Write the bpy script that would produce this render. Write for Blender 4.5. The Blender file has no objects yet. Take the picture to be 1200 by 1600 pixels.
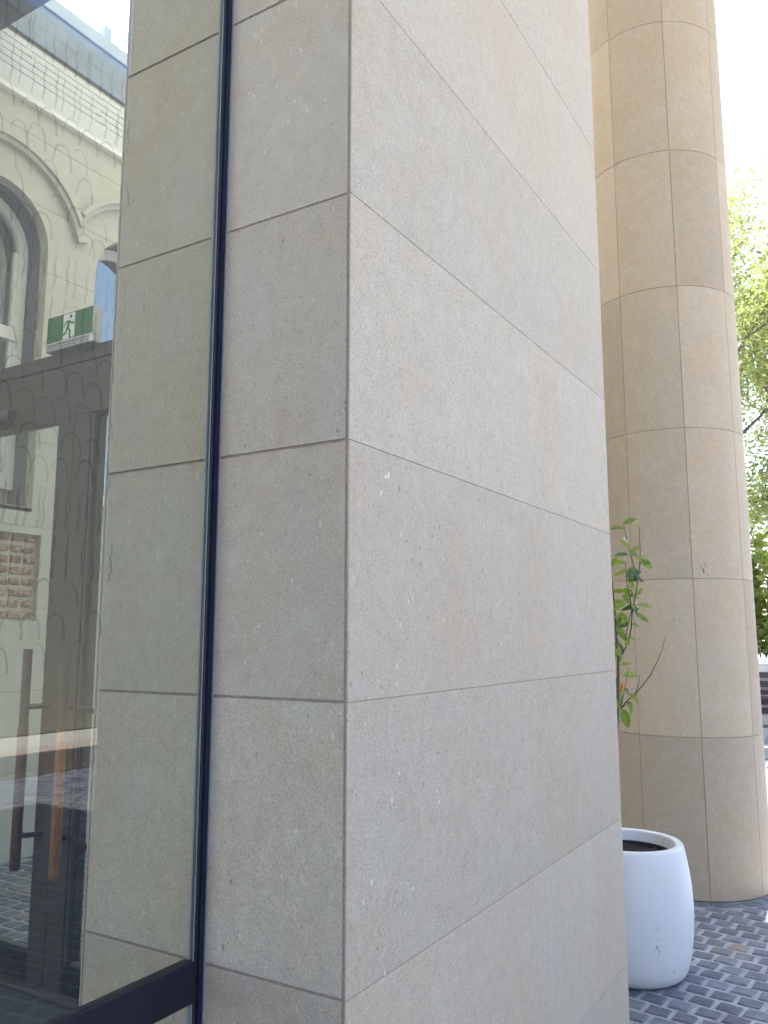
import bpy, bmesh, math, random
from mathutils import Vector, Matrix, Euler
rnd = random.Random(7)
S = bpy.context.scene
C = S.collection
R = math.radians

# ------------------------------------------------------------------ camera
F_PX, TILT, YAW, EYE = 1295.0, R(8.56), R(31.26), 1.6
cam = bpy.data.cameras.new('camera')
cam.sensor_fit = 'VERTICAL'; cam.sensor_height = 36.0; cam.lens = 36.0 * F_PX / 1600.0
cam.clip_start = 0.05; cam.clip_end = 900
co = bpy.data.objects.new('camera', cam); C.objects.link(co)
co.location = (0, 0, EYE); co.rotation_euler = (math.pi / 2 + TILT, 0, YAW)
S.camera = co
S.render.resolution_x, S.render.resolution_y = 768, 1024

# ------------------------------------------------------------------ sky, sun, exposure
SUN_EL, SUN_AZ = R(68.6), R(-3)
w = bpy.data.worlds.new('World'); S.world = w; w.use_nodes = True
nt = w.node_tree; bg = nt.nodes['Background']
sky = nt.nodes.new('ShaderNodeTexSky'); sky.sky_type = 'NISHITA'; sky.sun_disc = False
sky.sun_elevation = SUN_EL; sky.sun_rotation = SUN_AZ
nt.links.new(sky.outputs[0], bg.inputs[0]); bg.inputs[1].default_value = 0.15
sl = bpy.data.lights.new('sun', 'SUN'); sl.energy = 5.0; sl.angle = R(0.5); sl.color = (1, 0.955, 0.88)
so = bpy.data.objects.new('sun', sl); C.objects.link(so)
sd = Vector((math.sin(SUN_AZ) * math.cos(SUN_EL), math.cos(SUN_AZ) * math.cos(SUN_EL), math.sin(SUN_EL)))
so.rotation_euler = sd.to_track_quat('Z', 'Y').to_euler(); so.location = (0, 4, 20)
S.view_settings.view_transform = 'Standard'; S.view_settings.look = 'None'
S.view_settings.gamma = 1.0; S.view_settings.use_curve_mapping = False
S.view_settings.exposure = 2.24
S.render.engine = 'CYCLES'

# ------------------------------------------------------------------ material helpers
class NT:
    def __init__(self, name):
        self.m = bpy.data.materials.new(name); self.m.use_nodes = True
        self.t = self.m.node_tree; self.t.nodes.clear()
        self.out = self.n('OutputMaterial')
    def n(self, typ, **kw):
        node = self.t.nodes.new('ShaderNode' + typ)
        for k, v in kw.items(): setattr(node, k, v)
        return node
    def l(self, a, b): self.t.links.new(a, b)
    def val(self, sock, v):
        if hasattr(v, 'is_output') or isinstance(v, bpy.types.NodeSocket): self.l(v, sock)
        else: sock.default_value = v
    def math(self, op, a, b=0.0, c=None, clamp=False):
        m = self.n('Math', operation=op); m.use_clamp = clamp
        self.val(m.inputs[0], a); self.val(m.inputs[1], b)
        if c is not None: self.val(m.inputs[2], c)
        return m.outputs[0]
    def mix(self, fac, a, b, blend='MIX'):
        m = self.n('Mix', data_type='RGBA', blend_type=blend)
        self.val(m.inputs[0], fac)
        for s, v in ((m.inputs[6], a), (m.inputs[7], b)):
            if isinstance(v, tuple): s.default_value = v + ((1,) if len(v) == 3 else ())
            else: self.l(v, s)
        return m.outputs[2]
    def ramp(self, x, a, b, lo=0.0, hi=1.0):
        m = self.n('MapRange'); self.val(m.inputs[0], x)
        m.inputs[1].default_value = a; m.inputs[2].default_value = b
        m.inputs[3].default_value = lo; m.inputs[4].default_value = hi
        return m.outputs[0]
    def coords(self, rand=True, scale=(1, 1, 1), world=False):
        if world: base = self.n('NewGeometry').outputs['Position']
        else: base = self.n('TexCoord').outputs['Object']
        mp = self.n('Mapping'); self.l(base, mp.inputs[0]); mp.inputs[3].default_value = scale
        v = mp.outputs[0]
        if rand:
            oi = self.n('ObjectInfo'); a = self.n('VectorMath', operation='SCALE')
            a.inputs[0].default_value = (37.1, 91.7, 53.3); self.l(oi.outputs['Random'], a.inputs['Scale'])
            b = self.n('VectorMath', operation='ADD'); self.l(v, b.inputs[0]); self.l(a.outputs[0], b.inputs[1])
            v = b.outputs[0]
        return v
    def noise(self, v, scale, detail=3, rough=0.55, col=False):
        n = self.n('TexNoise'); self.l(v, n.inputs['Vector'])
        n.inputs['Scale'].default_value = scale; n.inputs['Detail'].default_value = detail
        n.inputs['Roughness'].default_value = rough
        return n.outputs[1 if col else 0]
    def bump(self, h, strength, dist):
        b = self.n('Bump'); b.inputs['Strength'].default_value = strength
        b.inputs['Distance'].default_value = dist; self.l(h, b.inputs['Height'])
        return b.outputs[0]
    def bsdf(self, col, rough=0.6, metal=0.0, normal=None, spec=0.5):
        p = self.n('BsdfPrincipled')
        if isinstance(col, tuple): p.inputs['Base Color'].default_value = col + (1,)
        else: self.l(col, p.inputs['Base Color'])
        self.val(p.inputs['Roughness'], rough); self.val(p.inputs['Metallic'], metal)
        p.inputs['Specular IOR Level'].default_value = spec
        if normal is not None: self.l(normal, p.inputs['Normal'])
        self.l(p.outputs[0], self.out.inputs[0])
        return p

def mat_limestone(name, base, tan, grey, fleck=1.0, pit=1.0, streak=(1.7, 1.7, 0.8), var=0.06, world=False, contrast=1.0):
    t = NT(name)
    v = t.coords(rand=not world, world=world)
    vs = t.coords(rand=not world, scale=streak, world=world)
    big = t.noise(vs, 1.1, 5, 0.6)
    big2 = t.noise(vs, 2.3, 4, 0.6, col=True)
    sep = t.n('SeparateColor'); t.l(big2, sep.inputs[0])
    c = t.mix(t.ramp(big, 0.46, 0.68, 0, 0.85 * contrast), base, tan)
    c = t.mix(t.ramp(sep.outputs[1], 0.48, 0.70, 0, 0.9 * contrast), c, grey)
    cl = t.n('SeparateColor'); t.l(t.noise(v, 5.5, 6, 0.68, col=True), cl.inputs[0])
    c = t.mix(t.ramp(cl.outputs[0], 0.50, 0.70, 0, 0.55 * contrast), c, tan)
    c = t.mix(t.ramp(cl.outputs[2], 0.50, 0.68, 0, 0.6 * contrast), c, tuple(min(1, q * 1.12) for q in grey))
    mid = t.noise(v, 26, 5, 0.65)
    c = t.mix(t.ramp(mid, 0.3, 0.7, 0.0, 0.17), c, (0.15, 0.14, 0.125), 'MIX')
    grain = t.noise(v, 260, 2, 0.7)
    c = t.mix(0.48, c, t.mix(t.ramp(grain, 0.25, 0.75), (0.25, 0.25, 0.25), (0.75, 0.75, 0.75)), 'OVERLAY')
    # shell flecks (pale) and pits (dark), elongated a little
    vf = t.coords(rand=not world, scale=(1.0, 1.0, 0.6), world=world)
    d2 = t.noise(v, 60, 2, 0.5, col=True)
    wob = t.n('VectorMath', operation='MULTIPLY_ADD'); t.l(d2, wob.inputs[0])
    wob.inputs[1].default_value = (0.012, 0.012, 0.012); t.l(vf, wob.inputs[2])
    def specks(scale, size, keep):
        vo = t.n('TexVoronoi'); t.l(wob.outputs[0], vo.inputs['Vector']); vo.inputs['Scale'].default_value = scale
        s2 = t.n('SeparateColor'); t.l(vo.outputs['Color'], s2.inputs[0])
        on = t.math('GREATER_THAN', s2.outputs[0], keep)
        sz = t.math('MULTIPLY', s2.outputs[1], size)
        inside = t.ramp(t.math('SUBTRACT', vo.outputs['Distance'], sz), 0.0, 0.05, 1, 0)
        return t.math('MULTIPLY', on, inside)
    fl = specks(150, 0.46, 0.60); fl2 = specks(52, 0.26, 0.86); pt = specks(140, 0.40, 0.66); pt2 = specks(47, 0.16, 0.90)
    f_all = t.math('MAXIMUM', t.math('MULTIPLY', fl, 0.28 * fleck), t.math('MULTIPLY', fl2, 0.6 * fleck))
    p_all = t.math('MAXIMUM', t.math('MULTIPLY', pt, 0.30 * pit), t.math('MULTIPLY', pt2, 0.6 * pit))
    c = t.mix(f_all, c, (0.66, 0.63, 0.58)); c = t.mix(p_all, c, (0.13, 0.115, 0.10))
    oi = t.n('ObjectInfo')
    k = t.ramp(oi.outputs['Random'], 0, 1, 1 - var, 1 + var)
    hs = t.n('HueSaturation'); t.l(c, hs.inputs['Color']); t.l(k, hs.inputs['Value'])
    h = t.math('SUBTRACT', t.math('ADD', t.math('MULTIPLY', grain, 0.5), t.math('MULTIPLY', mid, 0.5)), p_all)
    t.bsdf(hs.outputs[0], 0.82, 0, t.bump(h, 0.35, 0.0015), 0.3)
    return t.m

def mat_plain(name, col, rough=0.6, metal=0.0, vary=0.12, nscale=18, bump=0.0, world=False, spec=0.5, dirt=None):
    t = NT(name); v = t.coords(rand=not world, world=world)
    n = t.noise(v, nscale, 5, 0.6)
    dark = tuple(c * (1 - vary) for c in col); lite = tuple(min(1, c * (1 + vary)) for c in col)
    c = t.mix(t.ramp(n, 0.3, 0.7), dark, lite)
    if dirt:
        n2 = t.noise(v, dirt[1], 5, 0.7); c = t.mix(t.ramp(n2, dirt[2], dirt[3], 0, dirt[4]), c, dirt[0])
    r = t.ramp(n, 0.3, 0.7, max(0.02, rough - 0.06), min(1, rough + 0.06))
    nrm = t.bump(t.noise(v, nscale * 9, 3), bump, 0.002) if bump else None
    t.bsdf(c, r, metal, nrm, spec); return t.m

def mat_glass(name, tint, f0=0.05, extra=0.0, film=None, rough=0.0):
    """architectural glazing: tinted see-through body with a Fresnel-weighted mirror skin on each face"""
    t = NT(name)
    lw = t.n('LayerWeight'); lw.inputs[0].default_value = 0.5
    p5 = t.math('POWER', lw.outputs['Facing'], 5.0)
    fr = t.math('ADD', t.math('MULTIPLY', p5, 1 - f0), f0 + extra, clamp=True)
    tr = t.n('BsdfTransparent'); tr.inputs[0].default_value = tint + (1,)
    gl = t.n('BsdfGlossy'); gl.inputs[0].default_value = (0.94, 0.97, 1.0, 1); gl.inputs['Roughness'].default_value = rough
    mx = t.n('MixShader'); t.l(fr, mx.inputs[0]); t.l(tr.outputs[0], mx.inputs[1]); t.l(gl.outputs[0], mx.inputs[2])
    t.l(mx.outputs[0], t.out.inputs[0]); return t.m

def mat_print(name, col, alpha):
    t = NT(name); tr = t.n('BsdfTransparent'); d = t.n('BsdfDiffuse'); d.inputs[0].default_value = col + (1,)
    v = t.coords(rand=False); n = t.noise(v, 30, 3)
    mx = t.n('MixShader'); t.l(t.ramp(n, 0.3, 0.7, alpha * 0.5, alpha * 1.3), mx.inputs[0])
    t.l(tr.outputs[0], mx.inputs[1]); t.l(d.outputs[0], mx.inputs[2])
    t.l(mx.outputs[0], t.out.inputs[0]); return t.m

def mat_leaf(name, a, b, transl=0.35, rough=0.4):
    t = NT(name); oi = t.n('ObjectInfo'); v = t.coords(rand=True)
    n = t.noise(v, 9, 2)
    at = t.n('Attribute', attribute_name='rnd')
    k = t.math('FRACT', t.math('ADD', t.math('ADD', oi.outputs['Random'], at.outputs['Fac']), t.math('MULTIPLY', n, 0.6)))
    c = t.mix(k, a, b)
    p = t.bsdf(c, rough, 0, None, 0.5)
    tl = t.n('BsdfTranslucent')
    t.l(t.mix(0.5, c, (0.32, 0.42, 0.05), 'MIX'), tl.inputs[0])
    mx = t.n('MixShader'); mx.inputs[0].default_value = transl
    t.l(p.outputs[0], mx.inputs[1]); t.l(tl.outputs[0], mx.inputs[2]); t.l(mx.outputs[0], t.out.inputs[0])
    return t.m

def mat_paver(name, attr=False, a=(0.10, 0.115, 0.162), b=(0.18, 0.20, 0.255)):
    t = NT(name)
    if attr: k = t.n('Attribute', attribute_name='rnd').outputs['Fac']
    else: k = t.n('ObjectInfo').outputs['Random']
    v = t.coords(rand=False, world=True)
    n = t.noise(v, 14, 5, 0.65); n2 = t.noise(v, 120, 4, 0.7); n3 = t.noise(v, 1.7, 3)
    c = t.mix(k, a, b)
    c = t.mix(t.ramp(n, 0.38, 0.72, 0, 0.6), c, (0.055, 0.06, 0.08))
    c = t.mix(t.math('MULTIPLY', t.ramp(n3, 0.58, 0.72), t.ramp(n2, 0.3, 0.7, 0.2, 0.8)), c, (0.25, 0.225, 0.20))
    c = t.mix(t.math('GREATER_THAN', k, 0.955), c, (0.23, 0.205, 0.19))
    c = t.mix(t.ramp(n2, 0.55, 0.8, 0, 0.4), c, (0.33, 0.335, 0.35))
    t.bsdf(c, t.ramp(n, 0.3, 0.7, 0.5, 0.75), 0, t.bump(t.math('ADD', n2, n), 0.5, 0.003), 0.5)
    return t.m

M = {}
M['stone'] = mat_limestone('limestone', (0.48, 0.42, 0.345), (0.475, 0.375, 0.275), (0.465, 0.422, 0.36), fleck=0.8, pit=0.85, contrast=0.68)
M['stone_front_shade'] = mat_limestone('limestone_smooth_shade', (0.445, 0.395, 0.333), (0.43, 0.34, 0.25), (0.425, 0.398, 0.362), fleck=0.5, pit=0.8, contrast=0.85)  # smoother finish; base colour also darkened to paint in the front face's shade
M['column'] = mat_limestone('limestone_honed', (0.465, 0.38, 0.283), (0.46, 0.36, 0.25), (0.44, 0.375, 0.295), fleck=0.4, pit=0.25, streak=(2, 2, 1.6), var=0.10)
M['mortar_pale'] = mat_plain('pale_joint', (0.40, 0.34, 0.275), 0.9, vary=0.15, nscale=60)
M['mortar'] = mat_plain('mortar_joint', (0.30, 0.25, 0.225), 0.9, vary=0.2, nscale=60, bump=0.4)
M['mortar_col'] = mat_plain('column_joint', (0.27, 0.22, 0.175), 0.9, vary=0.2, nscale=60)
M['grout'] = mat_plain('paving_grout', (0.32, 0.33, 0.355), 0.92, vary=0.22, nscale=9, bump=0.6, world=True, dirt=((0.17, 0.165, 0.16), 3.0, 0.5, 0.75, 0.6))
M['ground'] = mat_plain('pale_stone_paving', (0.52, 0.49, 0.44), 0.9, vary=0.15, nscale=2, world=True)
M['paver'] = mat_paver('blue_sett'); M['paver_field'] = mat_paver('blue_sett_field', True)
M['glass'] = mat_glass('tinted_glass', (0.825, 0.847, 0.82), 0.052)
M['glass_clear'] = mat_glass('door_glass', (0.92, 0.945, 0.93), 0.03)
M['glass_win'] = mat_glass('window_glass', (0.45, 0.50, 0.53), 0.06, 0.16)
M['print'] = mat_print('screen_print', (0.02, 0.02, 0.02), 0.16)
M['dark'] = mat_plain('dark_anodised_metal', (0.012, 0.015, 0.03), 0.42, 0.3, vary=0.25, nscale=7)
M['dark_edge'] = mat_plain('navy_metal_edge', (0.01, 0.014, 0.04), 0.35, 0.3, vary=0.15)
M['seal'] = mat_plain('grey_sealant', (0.26, 0.28, 0.31), 0.5, vary=0.1)
M['bronze'] = mat_plain('bronze_coated_steel', (0.06, 0.055, 0.052), 0.48, 0.2, vary=0.12, nscale=8)
M['bronze_edge'] = mat_plain('steel_bead', (0.11, 0.115, 0.125), 0.4, 0.5, vary=0.1)
M['wood'] = None
t = NT('oiled_timber'); v = t.coords(scale=(40, 40, 5)); n = t.noise(v, 3, 5, 0.6)
c = t.mix(t.ramp(n, 0.3, 0.7), (0.20, 0.085, 0.03), (0.40, 0.19, 0.075)); t.bsdf(c, 0.45); M['wood'] = t.m
M['wood_dark'] = mat_plain('dark_timber', (0.085, 0.05, 0.035), 0.5, vary=0.25, nscale=30)
M['render'] = mat_plain('cream_stone_wall', (0.53, 0.505, 0.445), 0.9, vary=0.07, nscale=3.5, bump=0.25, world=True, dirt=((0.47, 0.42, 0.33), 1.6, 0.5, 0.75, 0.5))
M['render_joint'] = mat_plain('cream_joint', (0.27, 0.245, 0.19), 0.95, vary=0.1)
M['white_paint'] = mat_plain('white_gloss_paint', (0.78, 0.77, 0.73), 0.4, vary=0.04)
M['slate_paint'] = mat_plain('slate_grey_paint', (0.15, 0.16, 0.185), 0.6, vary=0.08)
M['louvre'] = mat_plain('painted_board', (0.57, 0.585, 0.60), 0.6, vary=0.05)
M['shadowgap'] = mat_plain('dark_void', (0.03, 0.03, 0.032), 0.9)
M['zinc'] = mat_plain('blue_grey_sheet_metal', (0.17, 0.215, 0.28), 0.38, 0.35, vary=0.22, nscale=3, dirt=((0.25, 0.28, 0.32), 4, 0.5, 0.75, 0.5))
M['zinc_lite'] = mat_plain('pale_sheet_metal', (0.36, 0.41, 0.45), 0.4, 0.3, vary=0.12, nscale=3)
M['navy_beam'] = mat_plain('navy_painted_steel', (0.07, 0.085, 0.12), 0.5, 0.2, vary=0.3, nscale=4)
M['room'] = mat_plain('dim_room', (0.10, 0.105, 0.11), 0.9)
M['blind'] = mat_plain('grey_blind', (0.22, 0.225, 0.23), 0.8)
t = NT('old_red_brick'); v = t.coords(); oi = t.n('ObjectInfo')
n = t.noise(v, 22, 5, 0.7); n2 = t.noise(v, 70, 4, 0.7)
c = t.mix(oi.outputs['Random'], (0.20, 0.075, 0.052), (0.30, 0.15, 0.11))
c = t.mix(t.ramp(n, 0.46, 0.62, 0, 0.8), c, (0.62, 0.55, 0.44)); c = t.mix(t.ramp(n2, 0.5, 0.8, 0, 0.5), c, (0.10, 0.05, 0.045))
t.bsdf(c, 0.95, 0, t.bump(n2, 0.8, 0.004)); M['brick'] = t.m
M['brick_mortar'] = mat_plain('lime_mortar', (0.64, 0.56, 0.43), 0.95, vary=0.18, nscale=40, bump=0.8, dirt=((0.36, 0.29, 0.22), 18, 0.5, 0.7, 0.6))
M['sign_green'] = mat_plain('sign_green', (0.022, 0.13, 0.045), 0.35, vary=0.05)
M['sign_white'] = mat_plain('sign_white', (0.72, 0.76, 0.72), 0.35, vary=0.02)
M['sign_body'] = mat_plain('sign_housing', (0.70, 0.70, 0.70), 0.45, vary=0.03)
M['sign_base'] = mat_plain('sign_base_grey', (0.30, 0.30, 0.30), 0.5, vary=0.05)
# satin pot
t = NT('white_satin_pot'); v = t.coords(rand=False)
n = t.noise(v, 3, 4); n2 = t.noise(v, 26, 4, 0.75); n3 = t.noise(v, 5.5, 2)
c = t.mix(t.ramp(n, 0.3, 0.7), (0.64, 0.67, 0.715), (0.69, 0.715, 0.75))
sc = t.math('MULTIPLY', t.ramp(n2, 0.67, 0.73), t.ramp(n3, 0.52, 0.62))
c = t.mix(t.math('MULTIPLY', sc, 0.55), c, (0.28, 0.29, 0.31))
sz = t.n('SeparateXYZ'); t.l(v, sz.inputs[0])
grime = t.math('MULTIPLY', t.ramp(sz.outputs[2], 0.10, 0.0, 0, 0.5), t.ramp(t.noise(v, 9, 5, 0.7), 0.35, 0.75))
c = t.mix(grime, c, (0.42, 0.40, 0.37))
t.bsdf(c, t.ramp(n, 0.3, 0.7, 0.34, 0.42), 0, None, 0.5); M['pot'] = t.m
M['soil'] = mat_plain('potting_soil', (0.018, 0.014, 0.013), 0.95, vary=0.5, nscale=40, bump=1.0)
M['bark'] = mat_plain('citrus_bark', (0.09, 0.085, 0.055), 0.8, vary=0.3, nscale=60, bump=0.4)
M['twig'] = mat_plain('dark_twig', (0.045, 0.04, 0.028), 0.8, vary=0.3, nscale=60)
M['leaf'] = mat_leaf('citrus_leaf', (0.045, 0.105, 0.012), (0.22, 0.31, 0.045), 0.4, 0.32)
M['leaf_dark'] = mat_leaf('citrus_leaf_dark', (0.018, 0.06, 0.02), (0.04, 0.11, 0.03), 0.15, 0.25)
M['leaf_rust'] = mat_leaf('citrus_leaf_rust', (0.45, 0.12, 0.02), (0.52, 0.22, 0.04), 0.3)
M['blossom'] = mat_plain('citrus_blossom', (0.75, 0.73, 0.66), 0.7)
M['tree_leaf'] = mat_leaf('tree_leaf', (0.15, 0.19, 0.04), (0.62, 0.62, 0.36), 0.45, 0.22)  # pale end paints glossy sun highlights into the leaf colour
M['tree_leaf2'] = mat_leaf('tree_leaf_dull', (0.12, 0.12, 0.07), (0.60, 0.57, 0.42), 0.4, 0.22)  # whitish end again stands in for sunlit glints
M['shrub_leaf'] = mat_leaf('shrub_leaf', (0.15, 0.21, 0.03), (0.45, 0.48, 0.16), 0.45, 0.25)
M['tree_bark'] = mat_plain('tree_bark', (0.16, 0.13, 0.105), 0.9, vary=0.35, nscale=30, bump=0.8)
M['white_wall'] = mat_plain('white_rendered_wall', (0.74, 0.73, 0.71), 0.85, vary=0.05, nscale=4, bump=0.2)
M['bench_slat'] = mat_plain('dark_bench_timber', (0.05, 0.04, 0.045), 0.6, vary=0.3, nscale=14)
M['kerb'] = mat_plain('pink_sandstone', (0.50, 0.41, 0.34), 0.9, vary=0.15, nscale=5, bump=0.4, dirt=((0.34, 0.25, 0.20), 6, 0.5, 0.7, 0.6))
M['concrete'] = mat_plain('canopy_concrete', (0.52, 0.50, 0.47), 0.85, vary=0.06, nscale=2, bump=0.1)
M['steel_step'] = mat_plain('grey_step_stone', (0.33, 0.35, 0.37), 0.85, vary=0.1, nscale=8)
M['rear_blocker_brown'] = mat_plain('brown_light_blocker', (0.16, 0.13, 0.11), 0.9, vary=0.15, nscale=5, world=True)  # for the wall added behind the camera as a light blocker
M['facing_bounce'] = mat_plain('cream_bounce', (0.55, 0.50, 0.42), 0.9, vary=0.08, nscale=3, world=True)  # cream chosen to bounce light and brighten the glass reflection
M['splash'] = mat_plain('plaster_splash', (0.62, 0.59, 0.54), 0.9)
M['scuff'] = mat_plain('grey_scuff', (0.36, 0.38, 0.41), 0.7, vary=.3, nscale=90)
M['scuff_dark'] = mat_plain('dark_scuff', (0.16, 0.13, 0.11), 0.8, vary=.3, nscale=90)
M['inner_floor'] = mat_plain('vestibule_mat', (0.035, 0.045, 0.055), 0.8, vary=0.3, nscale=30, bump=0.5, world=True)
# opal roof glazing
t = NT('opal_roof_glazing'); tl = t.n('BsdfTranslucent'); tl.inputs[0].default_value = (0.78, 0.76, 0.70, 1)
gd = t.n('BsdfDiffuse'); gd.inputs[0].default_value = (0.6, 0.62, 0.63, 1)
mx = t.n('MixShader'); mx.inputs[0].default_value = 0.25
t.l(tl.outputs[0], mx.inputs[1]); t.l(gd.outputs[0], mx.inputs[2]); t.l(mx.outputs[0], t.out.inputs[0]); M['opal'] = t.m

# ------------------------------------------------------------------ geometry helpers
def link(o, parent=None):
    C.objects.link(o)
    if parent is not None: o.parent = parent
    return o
def me_obj(name, me, mat, parent=None, loc=(0, 0, 0)):
    if mat is not None and not me.materials: me.materials.append(M[mat])
    o = bpy.data.objects.new(name, me); o.location = loc
    return link(o, parent)
def mesh(name, v, f, smooth=False):
    me = bpy.data.meshes.new(name); me.from_pydata(v, [], f); me.update()
    if smooth:
        for p in me.polygons: p.use_smooth = True
        me.set_sharp_from_angle(angle=R(32))
    return me
def thing(name, label, cat, loc=(0, 0, 0), group=None, rz=0):
    o = bpy.data.objects.new(name, None); o.location = loc; o.rotation_euler = (0, 0, rz); C.objects.link(o)
    o.empty_display_size = 0.1
    return tag(o, label, cat, group)
def tag(o, label, cat, group=None):
    o['label'] = label; o['category'] = cat
    if group: o['group'] = group
    return o
class MB:
    def __init__(self): self.v = []; self.f = []
    def box(self, a, b):
        x0, y0, z0 = a; x1, y1, z1 = b; n = len(self.v)
        self.v += [(x, y, z) for z in (z0, z1) for y in (y0, y1) for x in (x0, x1)]
        self.f += [tuple(n + i for i in q) for q in ((0, 2, 3, 1), (4, 5, 7, 6), (0, 1, 5, 4), (2, 6, 7, 3), (0, 4, 6, 2), (1, 3, 7, 5))]
        return self
    def quad(self, *p):
        n = len(self.v); self.v += [tuple(q) for q in p]; self.f.append(tuple(range(n, n + len(p)))); return self
    def tube(self, pts, rad, seg=8, cap=True):
        pts = [Vector(p) for p in pts]; n0 = len(self.v); k = len(pts)
        rads = rad if isinstance(rad, (list, tuple)) else [rad] * k
        up = Vector((0.31, 0.17, 0.93))
        for i, p in enumerate(pts):
            d = (pts[min(i + 1, k - 1)] - pts[max(i - 1, 0)]).normalized()
            a = d.cross(up)
            if a.length < 1e-3: a = d.cross(Vector((1, 0, 0)))
            a.normalize(); b = d.cross(a)
            for s in range(seg):
                an = 2 * math.pi * s / seg
                self.v.append(tuple(p + (a * math.cos(an) + b * math.sin(an)) * rads[i]))
        for i in range(k - 1):
            for s in range(seg):
                s2 = (s + 1) % seg
                self.f.append((n0 + i * seg + s, n0 + i * seg + s2, n0 + (i + 1) * seg + s2, n0 + (i + 1) * seg + s))
        if cap:
            self.f.append(tuple(n0 + s for s in range(seg))[::-1]); self.f.append(tuple(n0 + (k - 1) * seg + s for s in range(seg)))
        return self
    def mesh(self, name, smooth=False): return mesh(name, self.v, self.f, smooth)
    def build(self, name, mat, parent=None, smooth=False, bevel=0):
        me = self.mesh(name, smooth)
        if bevel: bevel_mesh(me, bevel)
        return me_obj(name, me, mat, parent)
def bevel_mesh(me, w, seg=1):
    bm = bmesh.new(); bm.from_mesh(me); bmesh.ops.recalc_face_normals(bm, faces=bm.faces)
    bmesh.ops.bevel(bm, geom=[e for e in bm.edges if e.is_manifold], offset=w, segments=seg, affect='EDGES', profile=0.6)
    bm.to_mesh(me); bm.free()
def lathe(name, prof, seg=64, close=False):
    v = []; f = []; k = len(prof)
    for s in range(seg):
        a = 2 * math.pi * s / seg
        v += [(r * math.cos(a), r * math.sin(a), z) for r, z in prof]
    for s in range(seg):
        s2 = (s + 1) % seg
        for i in range(k - 1): f.append((s * k + i, s2 * k + i, s2 * k + i + 1, s * k + i + 1))
    me = mesh(name, v, f, True); return me
def loose_parts(me):
    n = len(me.vertices); par = list(range(n))
    def find(a):
        while par[a] != a: par[a] = par[par[a]]; a = par[a]
        return a
    for p in me.polygons:
        q = [find(v) for v in p.vertices]
        for k in q[1:]: par[find(k)] = find(q[0])
    groups = {}
    for p in me.polygons: groups.setdefault(find(p.vertices[0]), []).append(tuple(p.vertices))
    out = []
    for fs in groups.values():
        ids = sorted({v for f in fs for v in f}); mp = {v: i for i, v in enumerate(ids)}
        out.append(mesh(me.name, [tuple(me.vertices[v].co) for v in ids], [tuple(mp[v] for v in f) for f in fs]))
    return out
def bx(name, a, b, mat, parent=None, bevel=0.0): return MB().box(a, b).build(name, mat, parent, bevel=bevel)

def project(p):
    f = (-math.sin(YAW), math.cos(YAW)); r = (math.cos(YAW), math.sin(YAW))
    h = p[0] * f[0] + p[1] * f[1]; l = p[0] * r[0] + p[1] * r[1]; z = p[2] - EYE
    d = h * math.cos(TILT) + z * math.sin(TILT); u = -h * math.sin(TILT) + z * math.cos(TILT)
    if d <= 0.05: return None
    return 600 + F_PX * l / d, 800 - F_PX * u / d, d

# ------------------------------------------------------------------ ground, paving
g = MB().quad((-250, -250, -0.02), (250, -250, -0.02), (250, 250, -0.02), (-250, 250, -0.02)).build('ground', 'ground'); g['kind'] = 'structure'
pav = MB().box((-9, -9.5, -0.012), (5.82, 13.2, -0.0055)).build('pavement', 'grout'); pav['kind'] = 'structure'

PX, PY, SX, SY = 0.1165, 0.110, 0.094, 0.088
def sett_mesh(i):
    r = random.Random(100 + i); j = lambda: r.uniform(-0.0055, 0.0055)
    bot = [(sx * SX / 2 + j(), sy * SY / 2 + j(), -0.02) for sx, sy in ((-1, -1), (1, -1), (1, 1), (-1, 1))]
    # clipped corners
    top = []; mid = []
    for (x, y, z) in bot:
        mid.append((x, y, -0.005 + r.uniform(-0.0015, 0.0005))); top.append((x * 0.88, y * 0.87, 0.0 + r.uniform(-0.0015, 0.001)))
    v = bot + mid + top + [(0, 0, 0.0012)]
    f = []
    for k in range(4):
        k2 = (k + 1) % 4
        f += [(k, k2, 4 + k2, 4 + k), (4 + k, 4 + k2, 8 + k2, 8 + k), (8 + k, 8 + k2, 12)]
    return v, f
setts = [sett_mesh(i) for i in range(14)]
sett_me = []
for i, (v, f) in enumerate(setts):
    me = mesh('sett', v, f, True); me.materials.append(M['paver']); sett_me.append(me)
COL_C, COL_R = (-1.28, 6.07), 0.5
POT_C = (-1.206, 4.30)
def field(x0, x1, y0, y1, rot, ox, oy, skip):
    out = []; c, s = math.cos(rot), math.sin(rot)
    n = int(max(x1 - x0, y1 - y0) / PX) + 30
    cx, cy = (x0 + x1) / 2, (y0 + y1) / 2
    for j in range(-n, n):
        for i in range(-n, n):
            lx = (i + (0.5 if j % 2 else 0)) * PX + ox; ly = j * PY + oy
            x = cx + lx * c - ly * s; y = cy + lx * s + ly * c
            if x0 < x < x1 and y0 < y < y1 and not skip(x, y): out.append((x, y, rot))
    return out
def skip_out(x, y):
    if -1.80 < x < -1.05 and 1.55 < y < 3.58: return True
    if math.hypot(x - COL_C[0], y - COL_C[1]) < COL_R + 0.10: return True
    return x > 5.78 or y > 12.3
P = field(-1.86, 5.85, -2.5, 12.4, R(-7.3), 0.02, 0.035, skip_out)
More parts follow.
